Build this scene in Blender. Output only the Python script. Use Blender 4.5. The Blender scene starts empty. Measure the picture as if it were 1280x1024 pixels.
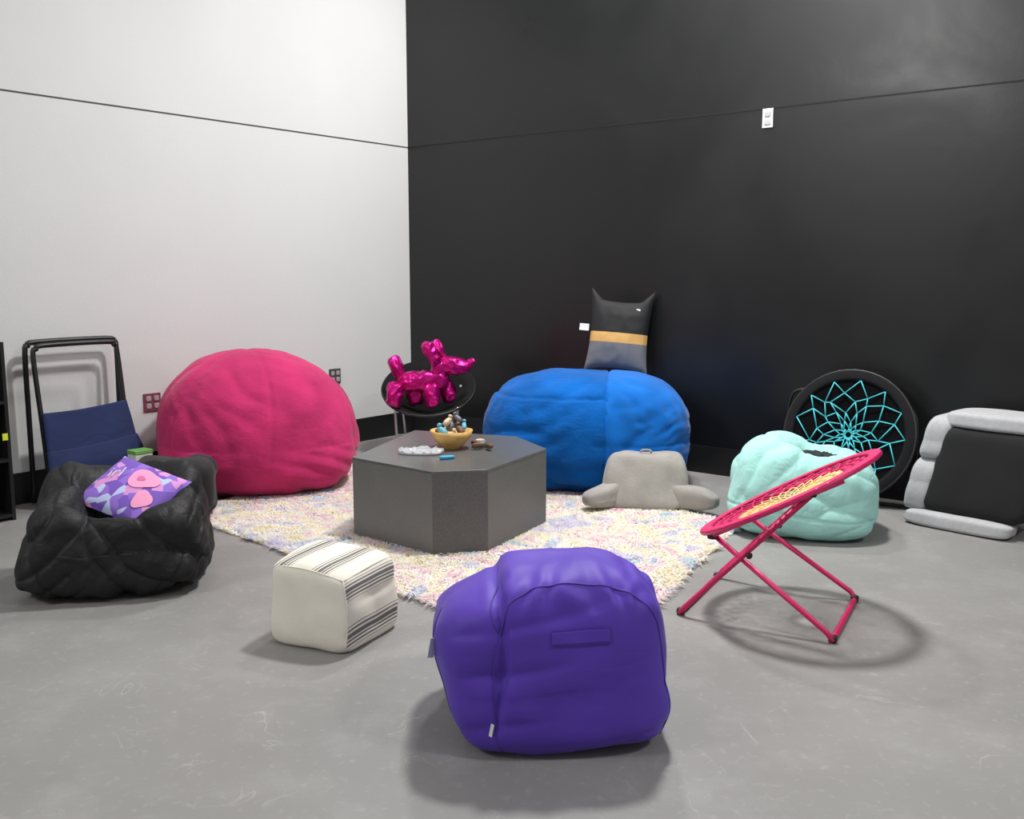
import bpy, math, random
import numpy as np
from mathutils import Vector, noise, Matrix
random.seed(7)
sc = bpy.context.scene
sc.view_settings.view_transform = 'Standard'
sc.view_settings.look = 'None'
COL = sc.collection
WR = 1.0

# ---------------------------------------------------------------- materials
def srgb(r, g, b):
    f = lambda c: (c/255/12.92) if c/255 <= 0.04045 else ((c/255+0.055)/1.055)**2.4
    return (f(r), f(g), f(b), 1)

def mat(name, col, rough=0.8, metal=0.0, sheen=0.0, var=0.12, vscale=6, bump=0.0, bscale=200, coat=0.0, alpha=1, trans=0, spec=0.5, detail=4, crease=None):
    m = bpy.data.materials.new(name); m.use_nodes = True
    nt = m.node_tree; N = nt.nodes; L = nt.links
    b = N['Principled BSDF']
    tc = N.new('ShaderNodeTexCoord')
    nz = N.new('ShaderNodeTexNoise'); nz.inputs['Scale'].default_value = vscale; nz.inputs['Detail'].default_value = detail
    L.new(tc.outputs['Object'], nz.inputs['Vector'])
    mr = N.new('ShaderNodeMapRange'); mr.inputs[1].default_value = .3; mr.inputs[2].default_value = .7
    L.new(nz.outputs['Fac'], mr.inputs[0])
    mx = N.new('ShaderNodeMix'); mx.data_type = 'RGBA'
    mx.inputs[6].default_value = tuple(c*(1-var) for c in col[:3])+(1,)
    mx.inputs[7].default_value = tuple(min(1, c*(1+var)) for c in col[:3])+(1,)
    L.new(mr.outputs[0], mx.inputs[0]); L.new(mx.outputs[2], b.inputs['Base Color'])
    b.inputs['Roughness'].default_value = rough
    b.inputs['Metallic'].default_value = metal
    b.inputs['Sheen Weight'].default_value = sheen
    b.inputs['Sheen Roughness'].default_value = 0.4
    b.inputs['Coat Weight'].default_value = coat
    b.inputs['Alpha'].default_value = alpha
    b.inputs['Transmission Weight'].default_value = trans
    b.inputs['Specular IOR Level'].default_value = spec
    last = None
    if crease:   # list of (scale, strength, (sx,sy,sz)) thin fabric creases
        for cz_ in (crease if isinstance(crease, list) else [crease]):
            mp = N.new('ShaderNodeMapping'); mp.inputs['Scale'].default_value = cz_[2]
            L.new(tc.outputs['Object'], mp.inputs['Vector'])
            c1 = N.new('ShaderNodeTexNoise'); c1.inputs['Scale'].default_value = cz_[0]; c1.inputs['Detail'].default_value = 1.5; c1.inputs['Distortion'].default_value = .7
            L.new(mp.outputs[0], c1.inputs['Vector'])
            s1 = N.new('ShaderNodeMath'); s1.operation = 'SUBTRACT'; s1.inputs[1].default_value = .5
            a1 = N.new('ShaderNodeMath'); a1.operation = 'ABSOLUTE'
            q1 = N.new('ShaderNodeMapRange'); q1.inputs[1].default_value = 0; q1.inputs[2].default_value = .14
            L.new(c1.outputs['Fac'], s1.inputs[0]); L.new(s1.outputs[0], a1.inputs[0]); L.new(a1.outputs[0], q1.inputs[0])
            bc_ = N.new('ShaderNodeBump'); bc_.inputs['Strength'].default_value = cz_[1]; bc_.inputs['Distance'].default_value = 0.012
            if last: L.new(last.outputs['Normal'], bc_.inputs['Normal'])
            L.new(q1.outputs[0], bc_.inputs['Height']); last = bc_
        L.new(last.outputs['Normal'], b.inputs['Normal'])
    if bump > 0:
        n2 = N.new('ShaderNodeTexNoise'); n2.inputs['Scale'].default_value = bscale; n2.inputs['Detail'].default_value = 3
        L.new(tc.outputs['Object'], n2.inputs['Vector'])
        bp = N.new('ShaderNodeBump'); bp.inputs['Strength'].default_value = bump; bp.inputs['Distance'].default_value = 0.01
        if last: L.new(last.outputs['Normal'], bp.inputs['Normal'])
        L.new(n2.outputs['Fac'], bp.inputs['Height']); L.new(bp.outputs['Normal'], b.inputs['Normal'])
    return m

def nodes(m): return m.node_tree.nodes, m.node_tree.links, m.node_tree.nodes['Principled BSDF']

# ---------------------------------------------------------------- object helpers
def mk(name, vs, fs, m=None, parent=None, loc=(0,0,0), rot=(0,0,0), smooth=True, mats=None, fmi=None):
    me = bpy.data.meshes.new(name); me.from_pydata([tuple(v) for v in vs], [], fs); me.update()
    ms = mats or ([m] if m else [])
    for x in ms: me.materials.append(x)
    if smooth: me.polygons.foreach_set('use_smooth', [True]*len(me.polygons))
    if fmi: me.polygons.foreach_set('material_index', fmi)
    o = bpy.data.objects.new(name, me); COL.objects.link(o)
    o.location = loc; o.rotation_euler = rot
    if parent: o.parent = parent
    return o

def root(name, loc, rz=0, rot=None):
    o = bpy.data.objects.new(name, None); COL.objects.link(o)
    o.location = loc; o.rotation_euler = rot or (0, 0, rz); o.empty_display_size = 0.1
    return o

def tag(o, label, cat, group=None):
    o['label'] = label; o['category'] = cat
    if group: o['group'] = group
    return o

def struct(o): o['kind'] = 'structure'; return o

_cg = {}
def cubegrid(N):
    if N in _cg: return _cg[N]
    key = {}; V = []; F = []
    def idx(p):
        k = tuple(round(c*1e5) for c in p)
        if k not in key: key[k] = len(V); V.append(Vector(p))
        return key[k]
    t = [math.tan((i/N*2-1)*math.pi/4) for i in range(N+1)]
    for ax in range(3):
        for s in (1, -1):
            for i in range(N):
                for j in range(N):
                    q = []
                    for (a, b) in ((i, j), (i+1, j), (i+1, j+1), (i, j+1)):
                        p = [0, 0, 0]; p[ax] = s; p[(ax+1) % 3] = t[a]; p[(ax+2) % 3] = t[b]
                        q.append(idx(p))
                    F.append(q if s > 0 else q[::-1])
    _cg[N] = ([v.normalized() for v in V], F)
    return _cg[N]

def Lp(d, n):
    s = (abs(d.x)**n+abs(d.y)**n+abs(d.z)**n)**(1/n)
    return d/s

def blob(name, S, m, N=24, **k):
    V, F = cubegrid(N)
    return mk(name, [S(v) for v in V], F, m, **k)

def ridge(p, f, st=(1, 1, 1), seed=0, w=3.0):
    n = noise.noise(Vector((p[0]*st[0]*f+seed, p[1]*st[1]*f+seed*1.7, p[2]*st[2]*f-seed)))
    return max(0, 1-abs(n)*w)

def nz(p, f, seed=0):
    return noise.noise(Vector((p[0]*f+seed, p[1]*f-seed, p[2]*f+seed*.5)))

def ss(a, b, x):
    t = min(1, max(0, (x-a)/(b-a))); return t*t*(3-2*t)

def fold(s, p, freq, warp, seed, wf=1.8, thr=0.0, pw=1.6):
    """long, soft, roughly parallel cloth folds across coordinate s, broken up by a noise mask"""
    if WR == 0: return 0
    v = abs(math.sin(s*freq+warp*nz(p, wf, seed)))
    return WR*(1-v)**pw*ss(thr-.25, thr+.25, nz(p, 2.3, seed+9))

def vnorm(P, F):
    a = P[F[:, 2]]-P[F[:, 0]]; b = P[F[:, 3]]-P[F[:, 1]]
    n = np.cross(a, b); out = np.zeros_like(P)
    for k in range(4):
        for c in range(3): out[:, c] += np.bincount(F[:, k], n[:, c], len(P))
    return out/np.maximum(1e-9, np.linalg.norm(out, axis=1))[:, None]

SURF = {}
def cloth_blob(name, S, m, N=64, gh=.05, gv=.05, lo=-.03, hi=.03, iters=120, bend=.35, found=.008, grav=.0002, seed=1, seedamp=1.0, mats=None, fmi=None, **k):
    """fabric skin: the smooth filling shape gives rest lengths, the fabric is cut larger (gh, gv) and
    relaxed by position-based dynamics so that it buckles into real folds"""
    global WR
    V, F = cubegrid(N); Fa = np.array(F)
    WR = 0.0; P0 = np.array([tuple(S(v)) for v in V])
    WR = seedamp; P = np.array([tuple(S(v)) for v in V])
    WR = 1.0
    e = np.concatenate([Fa[:, [0, 1]], Fa[:, [1, 2]], Fa[:, [2, 3]], Fa[:, [3, 0]]]); e.sort(axis=1)
    e = np.unique(e, axis=0); dgl = np.concatenate([Fa[:, [0, 2]], Fa[:, [1, 3]]])
    n = len(P); nrm = vnorm(P0, Fa)
    gm = np.array([min(2.2, max(.15, .9+2.0*nz(p, 2.1, seed*3.1))) for p in P0])
    E = np.concatenate([e, dgl]); d0 = P0[E[:, 1]]-P0[E[:, 0]]; l0 = np.linalg.norm(d0, axis=1)+1e-9
    vz = (d0[:, 2]/l0)**2
    rest = l0*(1+(gv*vz+gh*(1-vz))*(gm[E[:, 0]]+gm[E[:, 1]])*.5)
    cnt = np.bincount(E[:, 0], minlength=n)+np.bincount(E[:, 1], minlength=n)
    cn1 = np.bincount(e[:, 0], minlength=n)+np.bincount(e[:, 1], minlength=n)
    # seed undulation at a cloth-like wavelength
    sd_ = np.array([nz(p, 6.0, seed+40)+.6*nz(p, 10.0, seed+60) for p in P0])
    P = P+nrm*(sd_*.008*seedamp)[:, None]
    free = (P0[:, 2] > .004)
    def lap(D):
        L = np.empty_like(D)
        for c in range(3):
            L[:, c] = (np.bincount(e[:, 0], D[e[:, 1], c], n)+np.bincount(e[:, 1], D[e[:, 0], c], n))/cn1
        return L-D
    for it in range(iters):
        d = P[E[:, 1]]-P[E[:, 0]]; l = np.linalg.norm(d, axis=1)+1e-9
        v = d*((l-rest)/l*.5)[:, None]
        for c in range(3):
            P[:, c] += 1.5*2*(np.bincount(E[:, 0], v[:, c], n)-np.bincount(E[:, 1], v[:, c], n))/cnt
        D = P-P0
        D -= bend*lap(lap(D))
        nd = (D*nrm).sum(1)
        D[:, 2] -= grav*free
        cl = np.clip(nd*(1-found), lo, hi)
        D += nrm*(cl-nd)[:, None]
        tl_ = np.linalg.norm(D, axis=1); s = np.minimum(1, .06/np.maximum(tl_, 1e-6)); D *= s[:, None]
        P = P0+D
        P[:, 2] = np.maximum(P[:, 2], 0)
    o = mk(name, P.tolist(), F, m, mats=mats, fmi=fmi, **k)
    SURF[o.name] = (np.array([tuple(v) for v in V]), P)
    return o
def onsurf(o, d):
    D, P = SURF[o.name]; d = np.array(tuple(Vector(d).normalized())); t = D@d
    idx = np.argpartition(-t, 6)[:6]; w = 1/np.maximum(1e-5, 1-t[idx]); return Vector((P[idx]*w[:, None]).sum(0)/w.sum())

def rbox(name, size, m, n=8, c=(0, 0, 0), N=12, wr=0.0, **k):
    c = Vector(c)
    def S(d):
        q = Lp(d, n)
        p = Vector((q.x*size[0]/2, q.y*size[1]/2, q.z*size[2]/2))
        if wr: p += d*wr*nz(p, 7, size[0]*10)
        return p+c
    return blob(name, S, m, N, **k)

def box(name, size, m, c=(0, 0, 0), bev=0.0, **k):
    x, y, z = size[0]/2, size[1]/2, size[2]/2
    vs = [(c[0]+a*x, c[1]+b*y, c[2]+d*z) for a in (-1, 1) for b in (-1, 1) for d in (-1, 1)]
    fs = [(0, 1, 3, 2), (4, 6, 7, 5), (0, 4, 5, 1), (2, 3, 7, 6), (0, 2, 6, 4), (1, 5, 7, 3)]
    o = mk(name, vs, fs, m, smooth=False, **k)
    if bev:
        md = o.modifiers.new('bevel', 'BEVEL'); md.width = bev; md.segments = 3
    return o

def sausage(name, a, b, r1, r2, m, n=2.3, N=10, wr=0, **k):
    a = Vector(a); b = Vector(b); ax = b-a; Ln = ax.length; q = ax.to_track_quat('Z', 'Y'); mid = (a+b)/2
    def S(d):
        e = Lp(d, n); r = r1+(r2-r1)*(e.z+1)/2
        p = Vector((e.x*r, e.y*r, e.z*(Ln/2+(r1+r2)/4)))
        if wr: p += d*wr*(ridge(p, 14, seed=r1*50)-.4)
        return q@p+mid
    return blob(name, S, m, N, **k)

def smoothpath(P, closed=False, sub=6):
    P = [Vector(p) for p in P]; n = len(P); out = []
    rng = range(n) if closed else range(n-1)
    for i in rng:
        p0 = P[(i-1) % n] if closed or i > 0 else P[i]
        p1 = P[i]; p2 = P[(i+1) % n]
        p3 = P[(i+2) % n] if closed or i+2 < n else p2
        for s in range(sub):
            t = s/sub
            out.append(0.5*((2*p1)+(p2-p0)*t+(2*p0-5*p1+4*p2-p3)*t*t+(3*p1-p0-3*p2+p3)*t**3))
    if not closed: out.append(P[-1])
    return out

def tubegeo(P, r, seg=8, closed=False):
    P = [Vector(p) for p in P]; n = len(P); V = []; F = []
    up = None
    for i in range(n):
        if closed: t = (P[(i+1) % n]-P[i-1]).normalized()
        else: t = (P[min(i+1, n-1)]-P[max(i-1, 0)]).normalized()
        if up is None:
            up = t.orthogonal().normalized()
        else:
            up = (up-t*up.dot(t)).normalized()
        s = t.cross(up)
        for j in range(seg):
            a = 2*math.pi*j/seg
            V.append(P[i]+(up*math.cos(a)+s*math.sin(a))*r)
    for i in range(n if closed else n-1):
        for j in range(seg):
            a = i*seg+j; b = i*seg+(j+1) % seg; c = ((i+1) % n)*seg+(j+1) % seg; d = ((i+1) % n)*seg+j
            F.append((a, b, c, d))
    if not closed:
        F.append(tuple(range(seg))[::-1]); F.append(tuple((n-1)*seg+j for j in range(seg)))
    return V, F

def tube(name, P, r, m, closed=False, seg=8, sub=0, **k):
    if sub: P = smoothpath(P, closed, sub)
    V, F = tubegeo(P, r, seg, closed)
    return mk(name, V, F, m, **k)

def tubes(name, paths, r, m, seg=5, **k):
    V = []; F = []
    for P in paths:
        v, f = tubegeo(P, r, seg); o = len(V); V += v; F += [tuple(i+o for i in x) for x in f]
    return mk(name, V, F, m, **k)

def lathe(name, prof, m, seg=32, **k):
    V = []; F = []
    for (r, z) in prof:
        for j in range(seg):
            a = 2*math.pi*j/seg; V.append((r*math.cos(a), r*math.sin(a), z))
    for i in range(len(prof)-1):
        for j in range(seg):
            F.append((i*seg+j, i*seg+(j+1) % seg, (i+1)*seg+(j+1) % seg, (i+1)*seg+j))
    return mk(name, V, F, m, **k)

def pillow(name, w, h, t, m, pinch=0.12, N=28, horn=0.0, wra=.012, **k):
    V = []; F = []
    for side in (1, -1):
        o = len(V)
        for i in range(N+1):
            for j in range(N+1):
                X = i/N*2-1; Z = j/N*2-1
                x = w/2*X*(1-pinch*(1-Z*Z)); z = h/2*Z*(1-pinch*(1-X*X))
                z += horn*max(0, abs(X)-.6)/.4*ss(.4, 1, Z)
                y = side*t/2*((1-X*X)*(1-Z*Z))**.45
                wr = wra*ridge((x, side*.3, z), 9, seed=w*7)*(1-X*X)**.5
                V.append((x, y+side*wr, z))
        for i in range(N):
            for j in range(N):
                a = o+i*(N+1)+j; q = (a, a+N+1, a+N+2, a+1)
                F.append(q if side < 0 else q[::-1])
    return mk(name, V, F, m, **k)

# ---------------------------------------------------------------- room
C = Vector((-.915, 8.73, 0)); A = Vector((-.618, -.786, 0)).normalized(); B = Vector((.786, -.618, 0)).normalized()
# A runs along the white wall toward the viewer, B along the black wall
LA = 10.0; LB = 9.5; H = 4.9
def W(s, r, z=0): return C+A*s+B*r+Vector((0, 0, z))

def slab(name, s0, s1, r0, r1, z0, z1, m):
    vs = [W(s, r, z) for s in (s0, s1) for r in (r0, r1) for z in (z0, z1)]
    fs = [(0, 1, 3, 2), (4, 6, 7, 5), (0, 4, 5, 1), (2, 3, 7, 6), (0, 2, 6, 4), (1, 5, 7, 3)]
    return struct(mk(name, vs, fs, m, smooth=False))

m_white = mat('white_wall_paint', srgb(206, 206, 205), .65, var=.02, vscale=1.2, bump=.12, bscale=60)
m_black = mat('black_wall_paint', srgb(14, 15, 16), .42, var=.15, vscale=1.5, bump=.05, bscale=9, spec=.46)
m_floor = mat('painted_concrete', srgb(134, 132, 130), .55, var=.12, vscale=1.1, bump=.03, bscale=25, detail=10)
N_, L_, b_ = nodes(m_floor)
tc = N_.new('ShaderNodeTexCoord')
n1 = N_.new('ShaderNodeTexNoise'); n1.inputs['Scale'].default_value = 1.7; n1.inputs['Detail'].default_value = 6; n1.inputs['Distortion'].default_value = 1.2
sb = N_.new('ShaderNodeMath'); sb.operation = 'SUBTRACT'; sb.inputs[1].default_value = .5
ab = N_.new('ShaderNodeMath'); ab.operation = 'ABSOLUTE'
r1 = N_.new('ShaderNodeMapRange'); r1.inputs[1].default_value = 0; r1.inputs[2].default_value = .005; r1.inputs[3].default_value = 1; r1.inputs[4].default_value = 0
n2 = N_.new('ShaderNodeTexNoise'); n2.inputs['Scale'].default_value = 4.5; n2.inputs['Detail'].default_value = 5
r2 = N_.new('ShaderNodeMapRange'); r2.inputs[1].default_value = .48; r2.inputs[2].default_value = .68
mu = N_.new('ShaderNodeMath'); mu.operation = 'MULTIPLY'
mu2 = N_.new('ShaderNodeMath'); mu2.operation = 'MULTIPLY'; mu2.inputs[1].default_value = .34
for n in (n1, n2): L_.new(tc.outputs['Object'], n.inputs['Vector'])
L_.new(n1.outputs['Fac'], sb.inputs[0]); L_.new(sb.outputs[0], ab.inputs[0]); L_.new(ab.outputs[0], r1.inputs[0])
L_.new(n2.outputs['Fac'], r2.inputs[0]); L_.new(r1.outputs[0], mu.inputs[0]); L_.new(r2.outputs[0], mu.inputs[1]); L_.new(mu.outputs[0], mu2.inputs[0])
n3 = N_.new('ShaderNodeTexNoise'); n3.inputs['Scale'].default_value = 30; n3.inputs['Detail'].default_value = 5
r3 = N_.new('ShaderNodeMapRange'); r3.inputs[1].default_value = .58; r3.inputs[2].default_value = .74; r3.inputs[4].default_value = .18
L_.new(tc.outputs['Object'], n3.inputs['Vector']); L_.new(n3.outputs['Fac'], r3.inputs[0])
n4 = N_.new('ShaderNodeTexNoise'); n4.inputs['Scale'].default_value = 3.4; n4.inputs['Detail'].default_value = 10; n4.inputs['Roughness'].default_value = .7
r4 = N_.new('ShaderNodeMapRange'); r4.inputs[1].default_value = .50; r4.inputs[2].default_value = .70; r4.inputs[4].default_value = .14
L_.new(tc.outputs['Object'], n4.inputs['Vector']); L_.new(n4.outputs['Fac'], r4.inputs[0])
ad = N_.new('ShaderNodeMath'); ad.operation = 'ADD'; L_.new(mu2.outputs[0], ad.inputs[0]); L_.new(r3.outputs[0], ad.inputs[1])
ad2 = N_.new('ShaderNodeMath'); ad2.operation = 'ADD'; L_.new(ad.outputs[0], ad2.inputs[0]); L_.new(r4.outputs[0], ad2.inputs[1])
mm = N_.new('ShaderNodeMix'); mm.data_type = 'RGBA'; mm.inputs[7].default_value = srgb(192, 190, 188)
old = b_.inputs['Base Color'].links[0].from_socket
L_.new(old, mm.inputs[6]); L_.new(ad2.outputs[0], mm.inputs[0]); L_.new(mm.outputs[2], b_.inputs['Base Color'])
# black wall: roller haze, uneven sheen
N_, L_, b_ = nodes(m_black)
tc = N_.new('ShaderNodeTexCoord')
n1 = N_.new('ShaderNodeTexNoise'); n1.inputs['Scale'].default_value = 1.0; n1.inputs['Detail'].default_value = 7; n1.inputs['Distortion'].default_value = .8
r1 = N_.new('ShaderNodeMapRange'); r1.inputs[1].default_value = .3; r1.inputs[2].default_value = .7; r1.inputs[3].default_value = .27; r1.inputs[4].default_value = .46
L_.new(tc.outputs['Object'], n1.inputs['Vector']); L_.new(n1.outputs['Fac'], r1.inputs[0]); L_.new(r1.outputs[0], b_.inputs['Roughness'])

m_base = mat('black_rubber_base', srgb(16, 16, 18), .5)
slab('floor', -.15, LA, -.15, LB, -.12, 0, m_floor)
slab('wall_left', -.15, LA, -.15, 0, 0, H, m_white)
slab('wall_right', -.15, 0, 0, LB, 0, H, m_black)
slab('baseboard_left', .008, LA, 0, .008, 0, .2, m_base)
slab('baseboard_right', 0, .008, 0, LB, 0, .2, m_base)
m_groove = mat('dark_reveal', srgb(62, 63, 66), .7)
m_groove2 = mat('black_reveal', srgb(6, 6, 7), .8)
slab('trim_1', 0, LA, 0, .003, 2.526, 2.535, m_groove)
slab('trim_2', 0, .003, .003, LB, 2.526, 2.535, m_groove2)

# wall plates
def plate(name, s, r, z, w, h, mplate, mrec, kind, label):
    if kind == 'A':
        loc = W(s, .006, z); rz = math.atan2(-A.y, -A.x)
    else:
        loc = W(.006, r, z); rz = math.atan2(B.y, B.x)
    rt = box(name, (w, .012, h), mplate, loc=loc, rot=(0, 0, rz), bev=.003)
    nx = 2 if w > .1 else 1
    for i in range(nx):
        for j in (-1, 1):
            x = (i-(nx-1)/2)*w*.46
            rbox('receptacle', (w/nx*.6, .006, h*.3), mrec, n=5, c=(x, -.008, j*h*.21), N=6, parent=rt)
    tag(rt, label, 'wall outlet')
    return rt
m_pl1 = mat('reddish_plate', srgb(122, 62, 76), .5); m_rec = mat('grey_receptacle', srgb(165, 150, 155), .5)
m_pl2 = mat('dark_plate', srgb(70, 70, 72), .5); m_pl3 = mat('white_plate', srgb(210, 210, 210), .5); m_rec3 = mat('offwhite_receptacle', srgb(165, 165, 168), .5)
plate('wall_outlet', 2.59, 0, .55, .13, .125, m_pl1, m_rec, 'A', 'reddish brown double wall outlet on the white wall')
plate('wall_outlet', .912, 0, .59, .12, .125, m_pl2, m_rec, 'A', 'dark grey wall outlet near the pink bean bag')
plate('wall_outlet', 0, 3.34, 2.465, .074, .125, m_pl3, m_rec3, 'B', 'white wall plate high on the black wall')

# ---------------------------------------------------------------- rug
P0 = Vector((-1.99, 5.66, 0)); P1 = Vector((.30, 3.45, 0)); P2 = Vector((1.31, 5.42, 0)); P3 = P0+P2-P1
rug_c = (P0+P2)/2
def rugpt(a, b): return P0+(P1-P0)*a+(P3-P0)*b-rug_c
m_rug = mat('pastel_shag', srgb(225, 215, 205), .9, sheen=.3)
N_, L_, b_ = nodes(m_rug)
tc = N_.new('ShaderNodeTexCoord')
n1 = N_.new('ShaderNodeTexNoise'); n1.inputs['Scale'].default_value = 4.4; n1.inputs['Detail'].default_value = 1.4; n1.inputs['Distortion'].default_value = .9
cr = N_.new('ShaderNodeValToRGB'); e = cr.color_ramp.elements
stops = [(.28, (196, 212, 234)), (.36, (250, 248, 243)), (.42, (244, 200, 216)), (.48, (250, 248, 243)), (.54, (247, 236, 204)), (.59, (250, 247, 240)), (.65, (222, 210, 238)), (.73, (200, 232, 230))]
e[0].position = stops[0][0]; e[0].color = srgb(*stops[0][1]); e[1].position = stops[-1][0]; e[1].color = srgb(*stops[-1][1])
for p, c in stops[1:-1]:
    x = e.new(p); x.color = srgb(*c)
L_.new(tc.outputs['Object'], n1.inputs['Vector']); L_.new(n1.outputs['Fac'], cr.inputs[0])
mm = N_.new('ShaderNodeMix'); mm.data_type = 'RGBA'; mm.inputs[0].default_value = .34; mm.inputs[7].default_value = srgb(250, 248, 242)
L_.new(cr.outputs[0], mm.inputs[6]); L_.new(mm.outputs[2], b_.inputs['Base Color'])
tr = N_.new('ShaderNodeBsdfTranslucent'); L_.new(mm.outputs[2], tr.inputs['Color'])
mxs = N_.new('ShaderNodeMixShader'); mxs.inputs[0].default_value = .42
L_.new(b_.outputs[0], mxs.inputs[1]); L_.new(tr.outputs[0], mxs.inputs[2])
L_.new(mxs.outputs[0], N_['Material Output'].inputs['Surface'])
rugv = [rugpt(a, b)+Vector((0, 0, z)) for z in (.001, .008) for (a, b) in ((0, 0), (1, 0), (1, 1), (0, 1))]
rug = mk('area_rug', rugv, [(3, 2, 1, 0), (4, 5, 6, 7), (0, 1, 5, 4), (1, 2, 6, 5), (2, 3, 7, 6), (3, 0, 4, 7)], m_rug, loc=rug_c, smooth=False)
tag(rug, 'shaggy pastel multicolour area rug on the concrete floor', 'rug')
V = []; F = []
for i in range(95000):
    a = random.uniform(-.004, 1.004); b = random.uniform(-.005, 1.005)
    p = rugpt(a, b); p.z = .006
    an = math.pi*2.2*nz(p, 6, 3)+random.gauss(0, .65); ln = random.uniform(.030, .070); hh = random.uniform(.014, .022)
    lean = Vector((math.cos(an), math.sin(an), 0))*ln
    sd = Vector((-math.sin(an), math.cos(an), 0))*random.uniform(.0022, .0042)
    mid = p+lean*.4+Vector((0, 0, hh)); tip = p+lean+Vector((0, 0, hh*random.uniform(.65, 1.0)))
    o = len(V); V += [p-sd, p+sd, mid+sd*.9, mid-sd*.9, tip]
    F += [(o, o+1, o+2, o+3), (o+3, o+2, o+4)]
pile = mk('rug_pile', V, F, m_rug, parent=rug, smooth=False); pile['kind'] = 'stuff'

# ---------------------------------------------------------------- pink giant bean bag
m_pink = mat('pink_microsuede', srgb(180, 44, 96), .95, sheen=.14, var=.22, vscale=3.2, bump=.16, bscale=70, spec=.2, crease=[(3.5, .12, (1, 1, 1.4)), (9, .10, (1, 1, 1.6))])
def angd(az, a0): return abs((az-a0+math.pi) % (2*math.pi)-math.pi)
def S_pink(d):
    n = 2.15+1.5*max(0, -d.z)
    q = Lp(d, n); az = math.atan2(d.y, d.x)
    x = q.x*.665; y = q.y*.60; z = .36+(.60*q.z if q.z > 0 else .36*q.z)
    x -= .05*max(0, q.z)
    p = Vector((x, y, z)); rr_ = math.hypot(x, y)
    low = ss(.50, .08, z)
    w = .014*nz(p, 2.4, 3)
    w -= .014*fold(az+z*1.1, p, 6.0, 5, 7, thr=.05)
    w -= .026*low*fold(z+az*.22, p, 26, 3.5, 15, thr=-.05)
    w -= .010*fold(az*rr_+z*.4, p, 17, 3, 25, thr=.1)
    sea = 0
    for k in range(6):
        da = angd(az, .62+k*math.pi/3+.25*z)
        sea += math.exp(-(da*rr_/.011)**2)
    w -= .006*sea*ss(-.9, 0, q.z)
    p += d*w
    p.z = max(p.z, 0); return p
pk = cloth_blob('bean_bag', S_pink, m_pink, 72, gh=.02, gv=.035, lo=-.03, hi=.025, grav=.0005, seed=3, seedamp=1.4, iters=60, loc=(-1.72, 6.52, 0), rot=(0, 0, .15))
tag(pk, 'giant round pink microsuede bean bag against the white wall', 'bean bag')

# ---------------------------------------------------------------- blue giant bean bag
m_blue = mat('blue_microsuede', srgb(0, 82, 156), .95, sheen=.10, var=.26, vscale=3, bump=.16, bscale=70, spec=.2, crease=[(4, .16, (.6, 1, 1.8)), (10, .12, (.7, 1, 1.6))])
m_blue2 = mat('blue_microsuede_nap', srgb(10, 96, 178), .95, sheen=.14, var=.18, vscale=3, bump=.16, bscale=70, spec=.2, crease=(4, .08, (1, 1, 1)))
def S_blue(d):
    n = 2.9+1.0*max(0, -d.z)
    q = Lp(d, n)
    x = q.x*.705; y = q.y*.60; z = .37+(.43*q.z if q.z > 0 else .37*q.z)
    p = Vector((x, y, z)); az = math.atan2(d.y, d.x)
    rp = ss(.14, .16, x)
    w = .014*nz(p, 2.4, 33)
    w -= .026*fold(z+.18*x, p, 15, 3.0, 41, thr=-.05)*(1-.8*rp)
    w -= .016*fold(z-.35*x, p, 26, 3.0, 61, thr=.05)*(1-.6*rp)
    w -= .010*fold(az, p, 12, 4, 51, thr=0)
    w += WR*.010*math.sin(az*36+nz(p, 3)*4)*math.exp(-((z-.62)/.07)**2)*(1-.5*rp)
    w -= .014*math.exp(-((x-.15)/.010)**2)
    w -= .009*math.exp(-((z-.67)/.010)**2)*(1-rp)
    p += d*w; p.z = max(p.z, 0); return p
Vb, Fb = cubegrid(72)
fmb = [1 if S_blue(sum((Vb[i] for i in f), Vector()).normalized()).x > .155 else 0 for f in Fb]
bl = cloth_blob('bean_bag', S_blue, None, 72, gh=.03, gv=.05, lo=-.036, hi=.025, grav=.0004, seed=5, seedamp=1.4, iters=70, mats=[m_blue, m_blue2], fmi=fmb, loc=(.515, 6.64, 0), rot=(0, 0, -.12))
tag(bl, 'giant oval blue microsuede bean bag against the black wall', 'bean bag')

# ---------------------------------------------------------------- table
def speckle(name, base, rough):
    m = mat(name, base, rough, metal=.1, var=.06, vscale=5)
    N_, L_, b_ = nodes(m)
    tc = N_.new('ShaderNodeTexCoord'); vo = N_.new('ShaderNodeTexVoronoi'); vo.inputs['Scale'].default_value = 300
    L_.new(tc.outputs['Object'], vo.inputs['Vector'])
    sx = N_.new('ShaderNodeSeparateColor'); L_.new(vo.outputs['Color'], sx.inputs[0])
    mr = N_.new('ShaderNodeMapRange'); mr.inputs[1].default_value = .45; mr.inputs[2].default_value = 1; mr.inputs[4].default_value = .18
    L_.new(sx.outputs[0], mr.inputs[0])
    mm = N_.new('ShaderNodeMix'); mm.data_type = 'RGBA'; mm.inputs[7].default_value = srgb(150, 150, 148)
    old = b_.inputs['Base Color'].links[0].from_socket
    L_.new(old, mm.inputs[6]); L_.new(mr.outputs[0], mm.inputs[0]); L_.new(mm.outputs[2], b_.inputs['Base Color'])
    return m
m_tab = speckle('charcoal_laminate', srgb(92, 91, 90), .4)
m_tabd = speckle('charcoal_laminate_shaded_side', srgb(80, 79, 79), .4)  # darker copy of the same laminate, shade painted onto table sides
m_tabl = speckle('charcoal_laminate_lit_side', srgb(106, 105, 103), .42)  # lighter copy of the same laminate, for sides painted as lit
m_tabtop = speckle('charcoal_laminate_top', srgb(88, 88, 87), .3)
hexp = [(-.87, 5.17), (-.405, 4.785), (-.123, 4.84), (.197, 5.43), (.025, 5.85), (-.62, 6.08)]
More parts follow.
